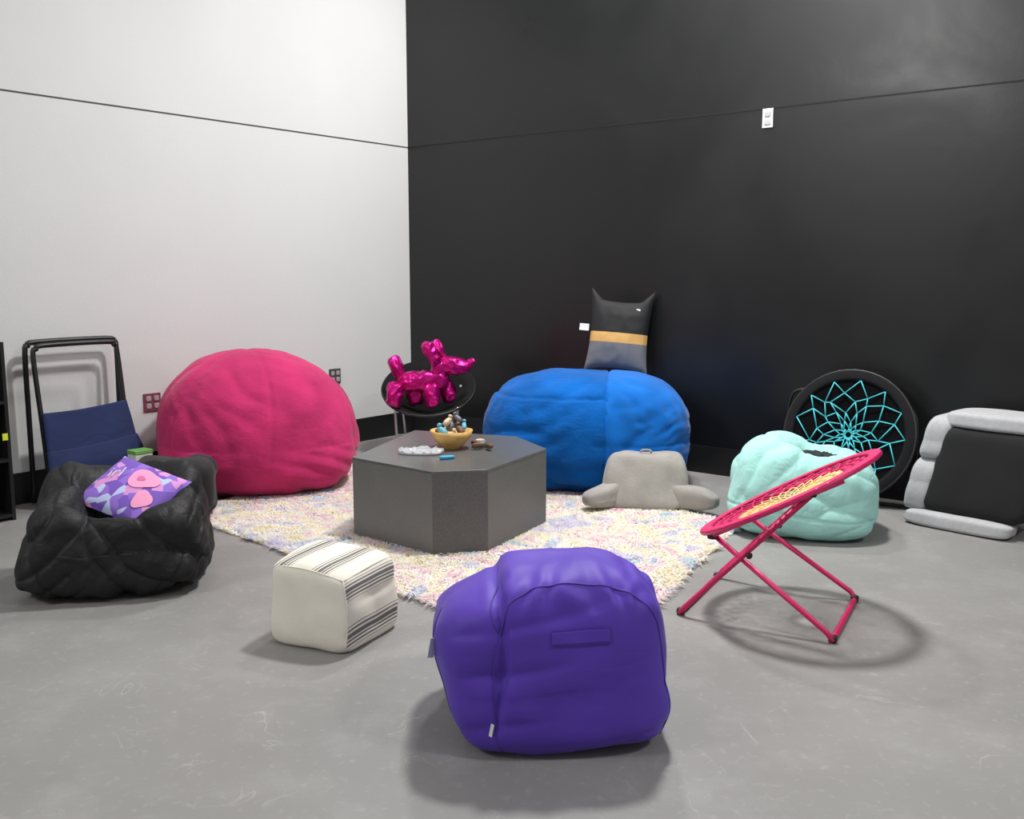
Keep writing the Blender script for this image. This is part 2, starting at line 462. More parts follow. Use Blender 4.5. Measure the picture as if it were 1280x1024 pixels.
tcx, tcy = -.3, 5.38
def prism(name, pts, z0, z1, m, bev, fmi=None, mats=None, **k):
    n = len(pts)
    vs = [(x, y, z0) for x, y in pts]+[(x, y, z1) for x, y in pts]
    fs = [tuple(range(n))[::-1], tuple(range(n, 2*n))]+[(i, (i+1) % n, n+(i+1) % n, n+i) for i in range(n)]
    o = mk(name, vs, fs, m, smooth=False, fmi=fmi, mats=mats, **k)
    md = o.modifiers.new('bevel', 'BEVEL'); md.width = bev; md.segments = 2
    return o
tl = [(x-tcx, y-tcy) for x, y in hexp]
tb = root('coffee_table', (tcx, tcy, .009))
prism('table_body', [(x*.998, y*.998) for x, y in tl], 0, .428, None, .002, mats=[m_tab, m_tabd, m_tabl], fmi=[0, 0, 2, 1, 0, 2, 1, 0], parent=tb)  # side tones paint light and shade so the edges show
prism('table_top', tl, .428, .443, m_tabtop, .002, parent=tb)
tag(tb, 'dark grey six-sided block coffee table standing on the rug', 'table')
TZ = .453

# things on the table
m_wood = mat('yellow_wood', srgb(205, 165, 95), .5, var=.2, vscale=20)
prof = [(.001, 0), (.05, 0), (.052, .01), (.08, .03), (.108, .065), (.122, .105), (.116, .105), (.10, .068), (.072, .036), (.03, .02), (.001, .018)]
bw = lathe('bowl', prof, m_wood, loc=(-.345, 5.44, TZ)); tag(bw, 'yellowish wooden bowl filled with small toys on the table', 'bowl')
m_br = mat('brown_toy', srgb(92, 66, 50), .6); m_teal = mat('teal_toy', srgb(90, 160, 185), .6); m_lt = mat('light_toy', srgb(196, 178, 150), .6); m_gr = mat('grey_toy', srgb(100, 102, 108), .5)
m_blt = mat('blue_toy', srgb(45, 150, 190), .5)
toys = [(-.05, -.03, .10, .036, m_teal, 'teal'), (.0, .04, .12, .04, m_gr, 'grey'), (.05, -.02, .105, .036, m_br, 'brown'), (-.02, .0, .15, .032, m_lt, 'beige'), (.035, .03, .165, .03, m_gr, 'grey'), (-.07, .03, .10, .03, m_br, 'brown'), (.07, .035, .12, .03, m_teal, 'teal'), (.0, -.065, .085, .03, m_lt, 'beige')]
for x, y, z, r, m, cn in toys:
    a = random.uniform(0, 3)
    dx, dy = math.cos(a)*r*.6, math.sin(a)*r*.6
    rt = sausage('toy_figure', (x-dx, y-dy, z-r*.3), (x+dx, y+dy, z+r*.4), r*.62, r*.5, m, wr=.006, loc=(-.345, 5.44, TZ))
    sausage('toy_head', (x+dx, y+dy, z+r*.9), (x+dx*1.2, y+dy*1.2, z+r*1.1), r*.42, r*.36, m, N=6, parent=rt)
    tag(rt, 'small %s toy figure in the wooden bowl' % cn, 'toy', 'toys in the bowl')
for i, (x, y) in enumerate([(-.195, 5.40), (-.165, 5.46), (-.205, 5.47), (-.185, 5.53), (-.13, 5.38)]):
    a = i*1.3
    rt = sausage('toy_block', (x-.025*math.cos(a), y-.025*math.sin(a), TZ+.02), (x+.025*math.cos(a), y+.025*math.sin(a), TZ+.026), .017, .015, [m_br, m_gr, m_br, m_lt, m_br][i], n=3, N=8)
    tag(rt, ['dark brown', 'grey', 'dark brown', 'beige', 'dark brown'][i]+' small toy lying on the table beside the bowl', 'toy', 'toys beside the bowl')
rt = rbox('toy_car', (.085, .035, .018), m_blt, n=4, c=(0, 0, .009), N=8, loc=(-.35, 5.12, TZ), rot=(0, 0, .4)); tag(rt, 'small bright blue flat toy on the table edge', 'toy')
m_pls = mat('clear_plastic', srgb(205, 208, 212), .12, alpha=.5, spec=.8)
def S_pb(d):
    q = Lp(d, 3); p = Vector((q.x*.125, q.y*.085, .010+q.z*.010))
    p += Vector((0, 0, 1))*.014*ridge(p, 26, seed=3)*(1 if d.z > 0 else 0); return p
rt = blob('plastic_bag', S_pb, m_pls, 20, loc=(-.505, 5.29, TZ), rot=(0, 0, -.1)); tag(rt, 'crinkled clear plastic bag lying on the table', 'plastic bag')

# ---------------------------------------------------------------- black nylon bean bag chair
m_nyl = mat('black_nylon', srgb(20, 20, 22), .6, var=.12, vscale=8, spec=.35, crease=[(6, .22, (1, 1, .6)), (15, .16, (1, 1, .7))])
def planes(p, f, seed, k, sharp=14):
    """each cell of cloth is a flat plane with its own tilt; neighbours meet in a crisp edge"""
    if WR == 0: return 0
    v = Vector((p[0]*f+seed, p[1]*f, p[2]*f*.75))
    ds_, pts = noise.voronoi(v)
    tot = 0; sw = 0
    for i in range(4):
        c = pts[i]; r = noise.cell_vector(c*7.13+Vector((seed, 0, 0)))-Vector((.5, .5, .5))
        w = math.exp(-(ds_[i]-ds_[0])*sharp); tot += w*(r.dot(v-c)*2.0+r.x*.5); sw += w
    return k*tot/sw
def S_blk(d):
    n = 4.4+1.2*max(0, -d.z); q = Lp(d, n); az = math.atan2(q.y, q.x)
    tz = (q.z+1)/2
    x = q.x*(.44-.095*tz); y = q.y*(.37-.04*tz)
    x += .025*tz
    rim = .44+.12*ss(-.4, .7, q.y)+.035*abs(q.x)+.02*nz((q.x*2, q.y*2, 0), 1.4, 8)
    z = rim*(q.z*.5+.5)
    if q.z > 0:
        z -= .20*math.exp(-((q.x-.06)/.60)**4-((q.y-.02)/.66)**4)*ss(.2, .8, q.z)
        z -= .04*math.exp(-((q.x-.1)/.35)**2-((q.y+1)/.35)**2)
    p = Vector((x, y, z))
    w = .022*nz(p, 2.6, 3)
    w -= .022*fold(az+.9*z, p, 4.5, 3.2, 81, wf=2.2, thr=-.1, pw=2.2)
    w -= .020*fold(x+.9*z, p, 12, 2.6, 91, wf=2.5, thr=.0, pw=2.4)
    w -= .016*fold(x-1.2*z+.4*y, p, 19, 2.6, 71, wf=2.5, thr=.0, pw=2.4)
    w += planes(p, 3.6, 11, .028, 20)+planes(p, 9, 5, .010, 20)
    p += d*w; p.z = max(p.z, 0); return p
bb = cloth_blob('bean_bag', S_blk, m_nyl, 96, gh=.03, gv=.03, lo=-.06, hi=.030, bend=.03, grav=.0004, iters=6, seed=9, seedamp=1.0, loc=(-1.86, 4.43, 0), rot=(0, 0, .22))
tag(bb, 'crumpled black nylon bean bag chair holding a pillow', 'bean bag')
# patterned pillow in it
m_pil = mat('purple_pink_print', srgb(140, 95, 190), .7)
N_, L_, b_ = nodes(m_pil)
tc = N_.new('ShaderNodeTexCoord'); vo = N_.new('ShaderNodeTexVoronoi'); vo.inputs['Scale'].default_value = 20
cr = N_.new('ShaderNodeValToRGB'); cr.color_ramp.interpolation = 'CONSTANT'
e = cr.color_ramp.elements; e[0].color = srgb(112, 78, 176); e[1].position = .40; e[1].color = srgb(136, 100, 196)
x = e.new(.80); x.color = srgb(206, 140, 200); x = e.new(.92); x.color = srgb(180, 190, 225)
sx = N_.new('ShaderNodeSeparateColor'); L_.new(tc.outputs['Object'], vo.inputs['Vector']); L_.new(vo.outputs['Color'], sx.inputs[0]); L_.new(sx.outputs[0], cr.inputs[0]); L_.new(cr.outputs[0], b_.inputs['Base Color'])
pl = pillow('throw_pillow', .44, .34, .12, m_pil, pinch=.05, wra=.0)
pl.location = (-1.79, 4.46, .425)
Rm = Matrix.Rotation(-.12, 4, 'Z')@Matrix.Rotation(math.radians(-58), 4, 'X')@Matrix.Rotation(math.radians(22), 4, 'Y')
pl.rotation_euler = Rm.to_euler()
tag(pl, 'purple and pink patterned pillow lying on the black bean bag', 'pillow')
m_pp = mat('pink_patch', srgb(232, 150, 190), .7, var=.05); m_wt = mat('white_print', srgb(240, 235, 240), .6); m_pd = mat('deep_pink_patch', srgb(206, 100, 150), .7)
def py_(X, Z, w=.44, h=.34, t=.12):
    X = min(.99, abs(X/(w/2*.97))); Z = min(.99, abs(Z/(h/2*.97))); return -t/2*((1-X*X)*(1-Z*Z))**.45-.004
def patch(name, cx, cz, rx, rz, m, par, off=0, wob=.12):
    n = 28; V = [(cx, py_(cx, cz)-off, cz)]; F = []
    K = 5
    for k_ in range(1, K+1):
        rr_ = k_/K
        for i in range(n):
            a = 2*math.pi*i/n; k = rr_*(1+wob*math.sin(3*a+1)); x = cx+rx*k*math.cos(a); z = cz+rz*k*math.sin(a)
            V.append((x, py_(x, z)-off, z))
    F = [(0, 1+i, 1+(i+1) % n) for i in range(n)]
    for k_ in range(K-1):
        b0 = 1+k_*n; F += [(b0+i, b0+n+i, b0+n+(i+1) % n, b0+(i+1) % n) for i in range(n)]
    return mk(name, V, F, m, parent=par)
patch('printed_shape', .05, .05, .080, .06, m_pp, pl, 0)
patch('printed_shape', .04, .045, .022, .015, m_pd, pl, .002)
patch('printed_shape', .13, -.05, .045, .05, m_pp, pl, 0)
tx = bpy.data.curves.new('printed_word', 'FONT'); tx.body = 'irl'; tx.size = .10; tx.extrude = .001
to = bpy.data.objects.new('printed_word_tmp', tx); COL.objects.link(to)
dgm = bpy.context.evaluated_depsgraph_get(); mt = bpy.data.meshes.new_from_object(to.evaluated_get(dgm))
bpy.data.objects.remove(to)
mt.materials.clear(); mt.materials.append(m_wt)
for v in mt.vertices:   # lay the print onto the cushion's curved face
    c_, s_ = math.cos(.3), math.sin(.3)
    X = v.co.x*c_-v.co.y*s_-.14; Z = v.co.x*s_+v.co.y*c_-.01
    v.co = (X, py_(X, Z)-.003, Z)
tw = bpy.data.objects.new('printed_word', mt); COL.objects.link(tw); tw.parent = pl

# dark lump behind
m_char = mat('charcoal_fabric', srgb(28, 27, 29), .85, sheen=.1, crease=(6, .2, (1, 1, 1)))
def S_ch(d):
    q = Lp(d, 4.2); p = Vector((q.x*.26, q.y*.20, .185+q.z*.185)); p += d*(-.02*fold(p.x+p.z*.4, p, 12, 3, 6)+.01*nz(p, 4)+planes(p, 6, 2, .02)); p.z = max(0, p.z); return p
o = blob('floor_pouf', S_ch, m_char, 36, loc=(-2.02, 5.60, 0), rot=(0, 0, .3)); tag(o, 'small charcoal fabric pouf behind the black bean bag', 'pouf')

# ---------------------------------------------------------------- cube pouf
m_cream = mat('cream_canvas', srgb(226, 221, 207), .85, var=.05, bump=.2, bscale=250)
m_str = mat('striped_canvas', srgb(222, 216, 198), .85, var=.04, bump=.2, bscale=250)
N_, L_, b_ = nodes(m_str)
tc = N_.new('ShaderNodeTexCoord'); sp = N_.new('ShaderNodeSeparateXYZ'); L_.new(tc.outputs['Object'], sp.inputs[0])
su = N_.new('ShaderNodeMath'); su.operation = 'SUBTRACT'; L_.new(sp.outputs['Z'], su.inputs[0]); L_.new(sp.outputs['X'], su.inputs[1])
ml = N_.new('ShaderNodeMath'); ml.operation = 'MULTIPLY_ADD'; ml.inputs[1].default_value = 5.4; ml.inputs[2].default_value = .22; L_.new(su.outputs[0], ml.inputs[0])
fr = N_.new('ShaderNodeMath'); fr.operation = 'FRACT'; L_.new(ml.outputs[0], fr.inputs[0])
cr = N_.new('ShaderNodeValToRGB'); cr.color_ramp.interpolation = 'CONSTANT'
e = cr.color_ramp.elements; e[0].color = srgb(226, 221, 207); e[1].position = .34; e[1].color = srgb(118, 114, 114)
for p, w in ((.355, 0), (.40, 1), (.44, 0), (.48, 1), (.52, 0), (.55, 1), (.64, 0), (.68, 1), (.72, 0), (.77, 1), (.79, 0)):
    x = e.new(p); x.color = [srgb(226, 221, 207), srgb(108, 105, 106)][w]
L_.new(fr.outputs[0], cr.inputs[0]); L_.new(cr.outputs[0], b_.inputs['Base Color'])
V0, F0 = cubegrid(40)
def S_cube(d):
    q = Lp(d, 6.5)
    tz = (q.z+1)/2
    p = Vector((q.x*.20*(1-.04*tz), q.y*.20*(1-.04*tz), .178+q.z*.178))
    p.x += .010*math.sin(p.z*9); p.z -= .028*max(0, q.x)*max(0, q.z)+.010*max(0, -q.y)*max(0, q.z)
    p += d*(.014*nz(p, 5, 2)-.010*fold(p.z+p.x*.5, p, 20, 3, 12)); p.z = max(p.z, 0); return p
fm = []
for f in F0:
    c = sum((V0[i] for i in f), Vector())/4
    mxa = max(abs(c.x), abs(c.y), abs(c.z))
    fm.append(1 if (c.x == mxa or c.z == mxa) else 0)
cb = cloth_blob('cube_pouf', S_cube, None, 40, gh=.03, gv=.04, lo=-.014, hi=.010, bend=.4, grav=.0003, seed=12, iters=50, mats=[m_cream, m_str], fmi=fm, loc=(-.72, 3.755, 0), rot=(0, 0, math.radians(-25)))
tag(cb, 'cream canvas cube pouf with black stripes on concrete floor', 'pouf')
def seamon(o, ds, off=.002, sub=10):
    out = []
    for i in range(len(ds)-1):
        a = Vector(ds[i]); b = Vector(ds[i+1])
        for s in range(sub):
            d = (a+(b-a)*s/sub).normalized(); out.append(onsurf(o, d)+d*off)
    d = Vector(ds[-1]).normalized(); out.append(onsurf(o, d)+d*off)
    for _ in range(2):
        out = [out[0]]+[(out[i-1]+out[i]*2+out[i+1])/4 for i in range(1, len(out)-1)]+[out[-1]]
    return out
tubes('seam', [seamon(cb, [(-1, -1, 1), (1, -1, 1)]), seamon(cb, [(1, -1, -1), (1, -1, 1)]), seamon(cb, [(1, -1, 1), (1, 1, 1)]), seamon(cb, [(-1, -1, 1), (-1, 1, 1)])], .003, m_cream, parent=cb)

# ---------------------------------------------------------------- purple bean bag
m_pur = mat('purple_vinyl_fabric', srgb(84, 56, 170), .58, sheen=.08, var=.10, vscale=4, bump=.04, bscale=60, spec=.32, crease=(4, .06, (.7, 1, 1.8)))
m_purd = mat('purple_stitching', srgb(70, 47, 148), .7)
def S_pur(d):
    n = 4.4+2.0*max(0, -d.z); q = Lp(d, n)
    x = q.x*.34; y = q.y*.35
    hi = .283-.14*ss(-.1, .9, q.y)
    z = .27+(hi*q.z if q.z > 0 else .27*q.z)
    z += .024*(1-((x-.06)/.3)**2)*max(0, q.z)
    if x < -.11: z -= .045*ss(-.145, -.235, x)*ss(.22, .50, z)
    p = Vector((x, y, z))
    lob = ss(-.45, -.9, q.x)*math.exp(-((z-.36)/.17)**2)
    p.x -= .052*lob
    if q.x < 0: p.x += .016*ss(.18, .0, z)*(-q.x)
    if q.x > 0: p.x += .014*math.exp(-((z-.15)/.12)**2)*q.x-.012*ss(.3, .55, z)*q.x
    w = .006*nz(p, 3.5, 5)
    front = ss(.2, -.6, q.y)
    w -= .022*fold(z+.10*x, p, 12, 2.2, 44, thr=-.05)
    w -= .013*fold(z-.45*x, p, 20, 2.5, 54, thr=.02)
    g = math.exp(-((z-.52)/.04)**2)
    w += WR*.009*g*math.sin(p.x*66+nz(p, 8)*5)*front*ss(-.18, -.12, x)
    gx = -.205+.025*math.sin((z-.1)*6)
    w -= .024*math.exp(-((x-gx)/.018)**2)*ss(.6, -.2, q.y)*ss(.06, .2, z)
    p += d*w; p.z = max(p.z, 0); return p
pu = cloth_blob('bean_bag', S_pur, m_pur, 80, gh=.012, gv=.028, lo=-.028, hi=.014, grav=.0004, seed=15, seedamp=1.2, iters=25, bend=.25, loc=(.135, 3.045, 0), rot=(0, 0, .04))
tag(pu, 'purple bean bag chair with a carry handle seen from behind', 'bean bag')
tubes('seam', [seamon(pu, [(-.60, -1, -.97), (-.62, -1, -.4), (-.60, -1, .2), (-.58, -1, .60), (-.50, -1, .86), (-.3, -.95, 1), (0, -.92, 1), (.3, -.92, 1), (.6, -.95, 1), (.85, -1, .9), (1, -.95, .6), (1, -.85, -.2), (1, -.8, -.9)], .001, 12),
               seamon(pu, [(-.58, -1, .60), (-.56, -.6, .95), (-.5, .1, 1)], .001, 14), seamon(pu, [(-1, -.5, -.9), (-1, -.5, 0), (-1, -.4, .8)], .001, 14)], .0026, m_purd, parent=pu)
V = []; F = []; na, nb = 24, 6
for i in range(na+1):
    for j in range(nb+1):
        a = -.10+.52*i/na; b = .36+.15*j/nb+.03*(i/na)
        V.append(onsurf(pu, (a, -1, b))+Vector((0, -.004, 0)))
for i in range(na):
    for j in range(nb):
        a = i*(nb+1)+j; F.append((a, a+nb+1, a+nb+2, a+1))
hd = mk('carry_handle', V, F, m_pur, parent=pu)
md = hd.modifiers.new('s', 'SOLIDIFY'); md.thickness = .004; md.offset = -1
edge = [V[i*(nb+1)] for i in range(na+1)]; edge2 = [V[i*(nb+1)+nb] for i in range(na+1)]
tubes('stitching', [edge, edge2], .0011, m_purd, parent=hd)
m_tag = mat('white_tag', srgb(225, 225, 225), .6)
def quad(name, w, h, m, **k):
    return box(name, (w, .003, h), m, **k)
quad('care_tag', .03, .06, m_tag, parent=pu, loc=onsurf(pu, (-1, -.55, .25))+Vector((-.008, -.008, 0)), rot=(0, .3, .9))
quad('care_tag', .010, .040, m_tag, parent=pu, loc=onsurf(pu, (-.66, -1, -.62))+Vector((0, -.006, 0)), rot=(0, .2, -.5))

# ---------------------------------------------------------------- mint bean bag
m_mint = mat('mint_fabric', srgb(162, 214, 206), .9, sheen=.1, var=.06, vscale=5, spec=.25, crease=[(5, .14, (1, 1, .8)), (12, .14, (1, 1, 1))])
m_dark = mat('dark_mesh_lining', srgb(20, 24, 27), .8)
def S_mint(d):
    n = 2.9+1.2*max(0, -d.z); q = Lp(d, n)
    az = math.atan2(d.y, d.x)
    tz = (q.z+1)/2
    x = q.x*(.415-.03*tz**2); y = q.y*(.37-.03*tz**2)
    z = .21+(.335*q.z if q.z > 0 else .21*q.z)
    if q.z > 0:
        z -= .22*math.exp(-((q.x-.14)/.36)**2-((q.y+.02)/.42)**2)*ss(.1, .6, q.z)
        z -= .06*max(0, q.x)*q.z
        z += .04*max(0, -q.x)*q.z
        z += .035*nz((q.x, q.y, 0), 2.5, 4)*q.z
    p = Vector((x, y, z))
    w = .014*nz(p, 3.0, 8)
    w -= .014*fold(az, p, 5, 4, 21, thr=.0, pw=2.0)*ss(.1, .35, z)
    w -= .014*fold(z+.5*x, p, 14, 3, 31, thr=.0, pw=2.2)
    w -= .010*fold(z-.6*x, p, 20, 3, 36, thr=.0, pw=2.2)
    w += planes(p, 4, 41, .016, 14)*ss(.12, .3, z)
    w -= .006*math.exp(-((z-.15-.03*math.sin(az*2))/.009)**2)
    p += d*w; p.z = max(p.z, 0); return p
mi = cloth_blob('bean_bag', S_mint, m_mint, 80, gh=.02, gv=.02, lo=-.045, hi=.024, grav=.0004, bend=.08, iters=10, seed=19, seedamp=1.1, loc=(1.65, 5.37, 0), rot=(0, 0, -.25))
tag(mi, 'mint green bean bag with gathered open top', 'bean bag')
def S_in(d):
    q = Lp(d, 2.4); p = Vector((.06+q.x*.16, -.01+q.y*.14, .355+q.z*.05)); p += d*(.05*ridge(p, 12, seed=3)); return p
blob('bag_lining', S_in, m_dark, 24, parent=mi)

# ---------------------------------------------------------------- grey corduroy backrest
m_cord = mat('grey_corduroy', srgb(148, 144, 138), .95, sheen=.15, var=.10, vscale=9, bump=.22, bscale=60)
N_, L_, b_ = nodes(m_cord)
tc = N_.new('ShaderNodeTexCoord'); wv = N_.new('ShaderNodeTexWave'); wv.inputs['Scale'].default_value = 24; wv.bands_direction = 'X'; wv.inputs['Distortion'].default_value = 1.2
bp = N_.new('ShaderNodeBump'); bp.inputs['Strength'].default_value = .07; bp.inputs['Distance'].default_value = .006
L_.new(b_.inputs['Normal'].links[0].from_socket, bp.inputs['Normal'])
L_.new(tc.outputs['Object'], wv.inputs['Vector']); L_.new(wv.outputs['Fac'], bp.inputs['Height']); L_.new(bp.outputs['Normal'], b_.inputs['Normal'])
rr = root('backrest_pillow', (.822, 5.80, .02), -.10); rr.scale = (.96, .95, .98)
def S_br(d):
    q = Lp(d, 5.2); x = q.x*(.265-.022*q.z); z = .165+q.z*.165; y = q.y*.10+.12*(z/.3)
    z += .014*abs(q.x)*max(0, q.z)
    p = Vector((x, y, z)); p += d*(.014*nz(p, 5, 8)-.014*fold(p.x+p.z*.5, p, 10, 2, 4)); p.z = max(0, p.z)
    return p
cloth_blob('back_cushion', S_br, m_cord, 40, gh=.02, gv=.02, lo=-.018, hi=.010, seed=22, iters=25, bend=.3, parent=rr)
def armS(sx, ang, L_=.18):
    c_, s_ = math.cos(ang), math.sin(ang)
    def S(d):
        q = Lp(d, 3.2); lx = q.x*L_; ly = q.y*.070; z = .078+q.z*.078*(1-.25*q.x)
        x = sx+lx*c_-ly*s_; y = -.04+lx*s_+ly*c_
        p = Vector((x, y, z)); p += d*(.010*nz(p, 7, sx)-.012*fold(p.z, p, 22, 3, sx)); p.z = max(0, p.z); return p
    return S
cloth_blob('arm_cushion', armS(-.255, math.radians(226), .175), m_cord, 32, gh=.02, gv=.02, lo=-.014, hi=.010, seed=23, iters=25, parent=rr)
cloth_blob('arm_cushion', armS(.275, math.radians(-34), .20), m_cord, 32, gh=.02, gv=.02, lo=-.014, hi=.010, seed=24, iters=25, parent=rr)
tube('carry_loop', [(-.035, .13, .32), (-.025, .13, .338), (.025, .13, .338), (.035, .13, .32)], .007, m_cord, sub=4, parent=rr)
tag(rr, 'grey corduroy backrest pillow with two arms on the rug', 'pillow')

# ---------------------------------------------------------------- web pattern helper
def webpaths(R, radii, n, lift=0.0, jit=0.0):
    def pt(k, i2):
        r = radii[k]; a = 2*math.pi*(i2 % (2*n))/(2*n)
        if jit and 0 < k < len(radii)-1:
            v = Vector((k*3.7, (i2 % (2*n))*1.31, .5))
            r = r*(1+jit*noise.noise(v)); a += jit*.9*noise.noise(v+Vector((9, 9, 9)))
        return Vector((r*R*math.cos(a), r*R*math.sin(a), -lift*(1-r)))
    paths = []
    for k in range(len(radii)-1):
        for i in range(n):
            i2 = 2*i+(k % 2)
            for s in (-1, 1):
                a = pt(k, i2); b = pt(k+1, i2+s)
                paths.append([a, (a+b)/2, b])
    rc = radii[-1]*R
    paths.append([Vector((rc*math.cos(a*math.pi/8), rc*math.sin(a*math.pi/8), -lift*(1-radii[-1]))) for a in range(17)])
    return paths
def annulus(name, r0, r1, th, m, n=64, **k):
    V = []; F = []
    prof = [(r0, 0), (r0+.3*(r1-r0), th), (r1, th*.8), (r1+.006, 0), (r1, -th*.6), ((r0+r1)/2, -th*.5)]
    for i in range(n):
        a = 2*math.pi*i/n
        for r, z in prof: V.append((r*math.cos(a), r*math.sin(a), z))
    q = len(prof)
    for i in range(n):
        for j in range(q):
            F.append((i*q+j, ((i+1) % n)*q+j, ((i+1) % n)*q+(j+1) % q, i*q+(j+1) % q))
    return mk(name, V, F, m, **k)

# ---------------------------------------------------------------- pink bungee chair
m_hot = mat('hot_pink_metal', srgb(205, 30, 98), .4, var=.03)
m_hotf = mat('hot_pink_fabric', srgb(208, 34, 100), .75, var=.06)
m_tan = mat('tan_cord', srgb(236, 192, 128), .7)
m_blkp = mat('black_plastic', srgb(22, 22, 24), .5)
bc = root('bungee_chair', (1.15, 4.04, 0), math.radians(-28))
R = .402; ph = math.radians(29); cz = .525; cxl = .03
seat = root('seat', (cxl, 0, cz)); seat.parent = bc; seat.rotation_euler = (0, -ph, 0)
tube('seat_ring', [(R*math.cos(a*math.pi/24), R*math.sin(a*math.pi/24), -.005) for a in range(48)], .011, m_hot, closed=True, parent=seat)
annulus('seat_rim_cover', R*.87, R+.004, .008, m_hotf, parent=seat)
allp = webpaths(R, [.88, .79, .70, .60, .49, .37, .25, .12], 30, .04, .05)
nin = 30*2*3
tubes('bungee_web', allp[:nin], .0046, m_hotf, parent=seat)
tubes('bungee_web', allp[nin:], .0040, m_tan, parent=seat)
def dp(x, y, off=-.02):   # point on the tilted seat plane, chair space
    return Vector((cxl+x*math.cos(ph)-off*math.sin(ph), y, cz+x*math.sin(ph)+off*math.cos(ph)))
for s in (-1, 1):
    tube('seat_rail', [dp(-.29, .265*s), dp(.29, .265*s)], .010, m_hot, parent=bc)
xl, xr = -.345, .285
tube('leg_frame', [dp(.16, .25), (xl+.02, .30, .04), (xl, .295, .014), (xl, .27, .013), (xl, -.25, .013), (xl, -.275, .014), (xl+.02, -.28, .04), dp(.16, -.25)], .0120, m_hot, parent=bc)
tube('leg_frame', [dp(-.30, .225, -.03), (xr-.02, .265, .04), (xr, .26, .014), (xr, .24, .013), (xr, -.28, .013), (xr, -.30, .014), (xr-.02, -.30, .04), dp(-.30, -.225, -.03)], .0120, m_hot, parent=bc)
for s in (-1, 1):
    rbox('clamp', (.04, .03, .035), m_blkp, c=dp(-.30, .25*s, -.02), n=4, N=6, parent=bc)
    rbox('clamp', (.03, .03, .03), m_blkp, c=dp(.16, .26*s, -.02), n=4, N=6, parent=bc)
    rbox('pivot', (.022, .04, .022), m_blkp, c=(-.06, .27*s, .30), n=3, N=6, parent=bc)
    rbox('foot_cap', (.034, .03, .03), m_blkp, c=(xr, (.25 if s > 0 else -.29), .016), n=4, N=6, parent=bc)
    rbox('foot_cap', (.034, .03, .03), m_blkp, c=(xl, (.285 if s > 0 else -.265), .016), n=4, N=6, parent=bc)
tag(bc, 'hot pink round bungee chair on folding tube legs', 'chair')

# ---------------------------------------------------------------- black/teal bungee chair leaning on the wall
m_tealc = mat('teal_cord', srgb(70, 190, 200), .6)
m_blkf = mat('black_rim_fabric', srgb(23, 23, 26), .85, spec=.2)
rzB = math.atan2(B.y, B.x)
bk = root('bungee_chair', (2.12, 6.03, 0), rzB+.02)
st = root('seat', (0, .0, .432)); st.parent = bk; st.rotation_euler = (math.radians(76), 0, 0)
annulus('seat_rim_cover', .345, .408, .004, m_blkf, parent=st)
tube('seat_ring', [(.412*math.cos(a*math.pi/24), .412*math.sin(a*math.pi/24), -.004) for a in range(48)], .009, m_blkp, closed=True, parent=st)
m_net = mat('black_backing_cloth', srgb(12, 12, 14), .95, spec=.1)
lathe('backing_cloth', [(.001, -.045), (.2, -.035), (.35, -.006)], m_net, seg=40, parent=st)
tubes('bungee_web', webpaths(.35, [1.0, .80, .60, .42, .26, .13, .06], 13, .02, .36), .0040, m_tealc, parent=st)
tube('leg_frame', [(-.38, .07, .05), (-.43, .10, .40), (-.42, .11, .62), (-.36, .11, .68), (-.28, .11, .68)], .011, m_blkp, sub=3, parent=bk)
tube('leg_frame', [(.37, .07, .03), (.40, .09, .2), (.38, .12, .55), (.30, .12, .62)], .011, m_blkp, sub=3, parent=bk)
tube('foot_bar', [(-.2, -.02, .016), (.42, .02, .016)], .011, m_blkp, parent=bk)
tag(bk, 'black round bungee chair with teal cords leaning on wall', 'chair')

# ---------------------------------------------------------------- folded floor chair (grey + black)
m_lg = mat('light_grey_upholstery', srgb(172, 172, 174), .95, var=.06, vscale=40, bump=.2, bscale=140, spec=.15)
m_bf = mat('black_base_cloth', srgb(17, 17, 19), .85)
fc = root('folded_floor_chair', (2.64, 5.42, 0), math.radians(-48))
def cush(name, size, c, n, seed, rib=0):
    def S(d):
        q = Lp(d, n); p = Vector((q.x*size[0]/2, q.y*size[1]/2, q.z*size[2]/2))
        p += d*.004*nz(p, 6, seed)
        if rib: p += Vector((d.x, d.y, 0))*.004*abs(math.sin((p.z+c[2])*rib))
        return p+Vector(c)
    return blob(name, S, m_lg, 32, parent=fc)
parts = [rbox('base_panel', (.58, .28, .50), m_bf, c=(.045, -.04, .335), n=9, N=20, wr=.006, parent=fc),
 cush('side_cushion', (.16, .34, .32), (-.285, .0, .225), 5, 1, 26),
 cush('side_cushion', (.16, .34, .26), (-.275, .0, .50), 5, 2, 26),
 cush('top_cushion', (.64, .32, .10), (.05, -.02, .622), 5, 3),
 cush('bottom_cushion', (.60, .17, .085), (-.01, -.14, .045), 5, 4)]
for o in parts:
    for v in o.data.vertices:
        v.co.x += .20*(v.co.z-.05); v.co.y += .10*v.co.z
tag(fc, 'folded light grey padded floor chair showing black underside', 'chair')

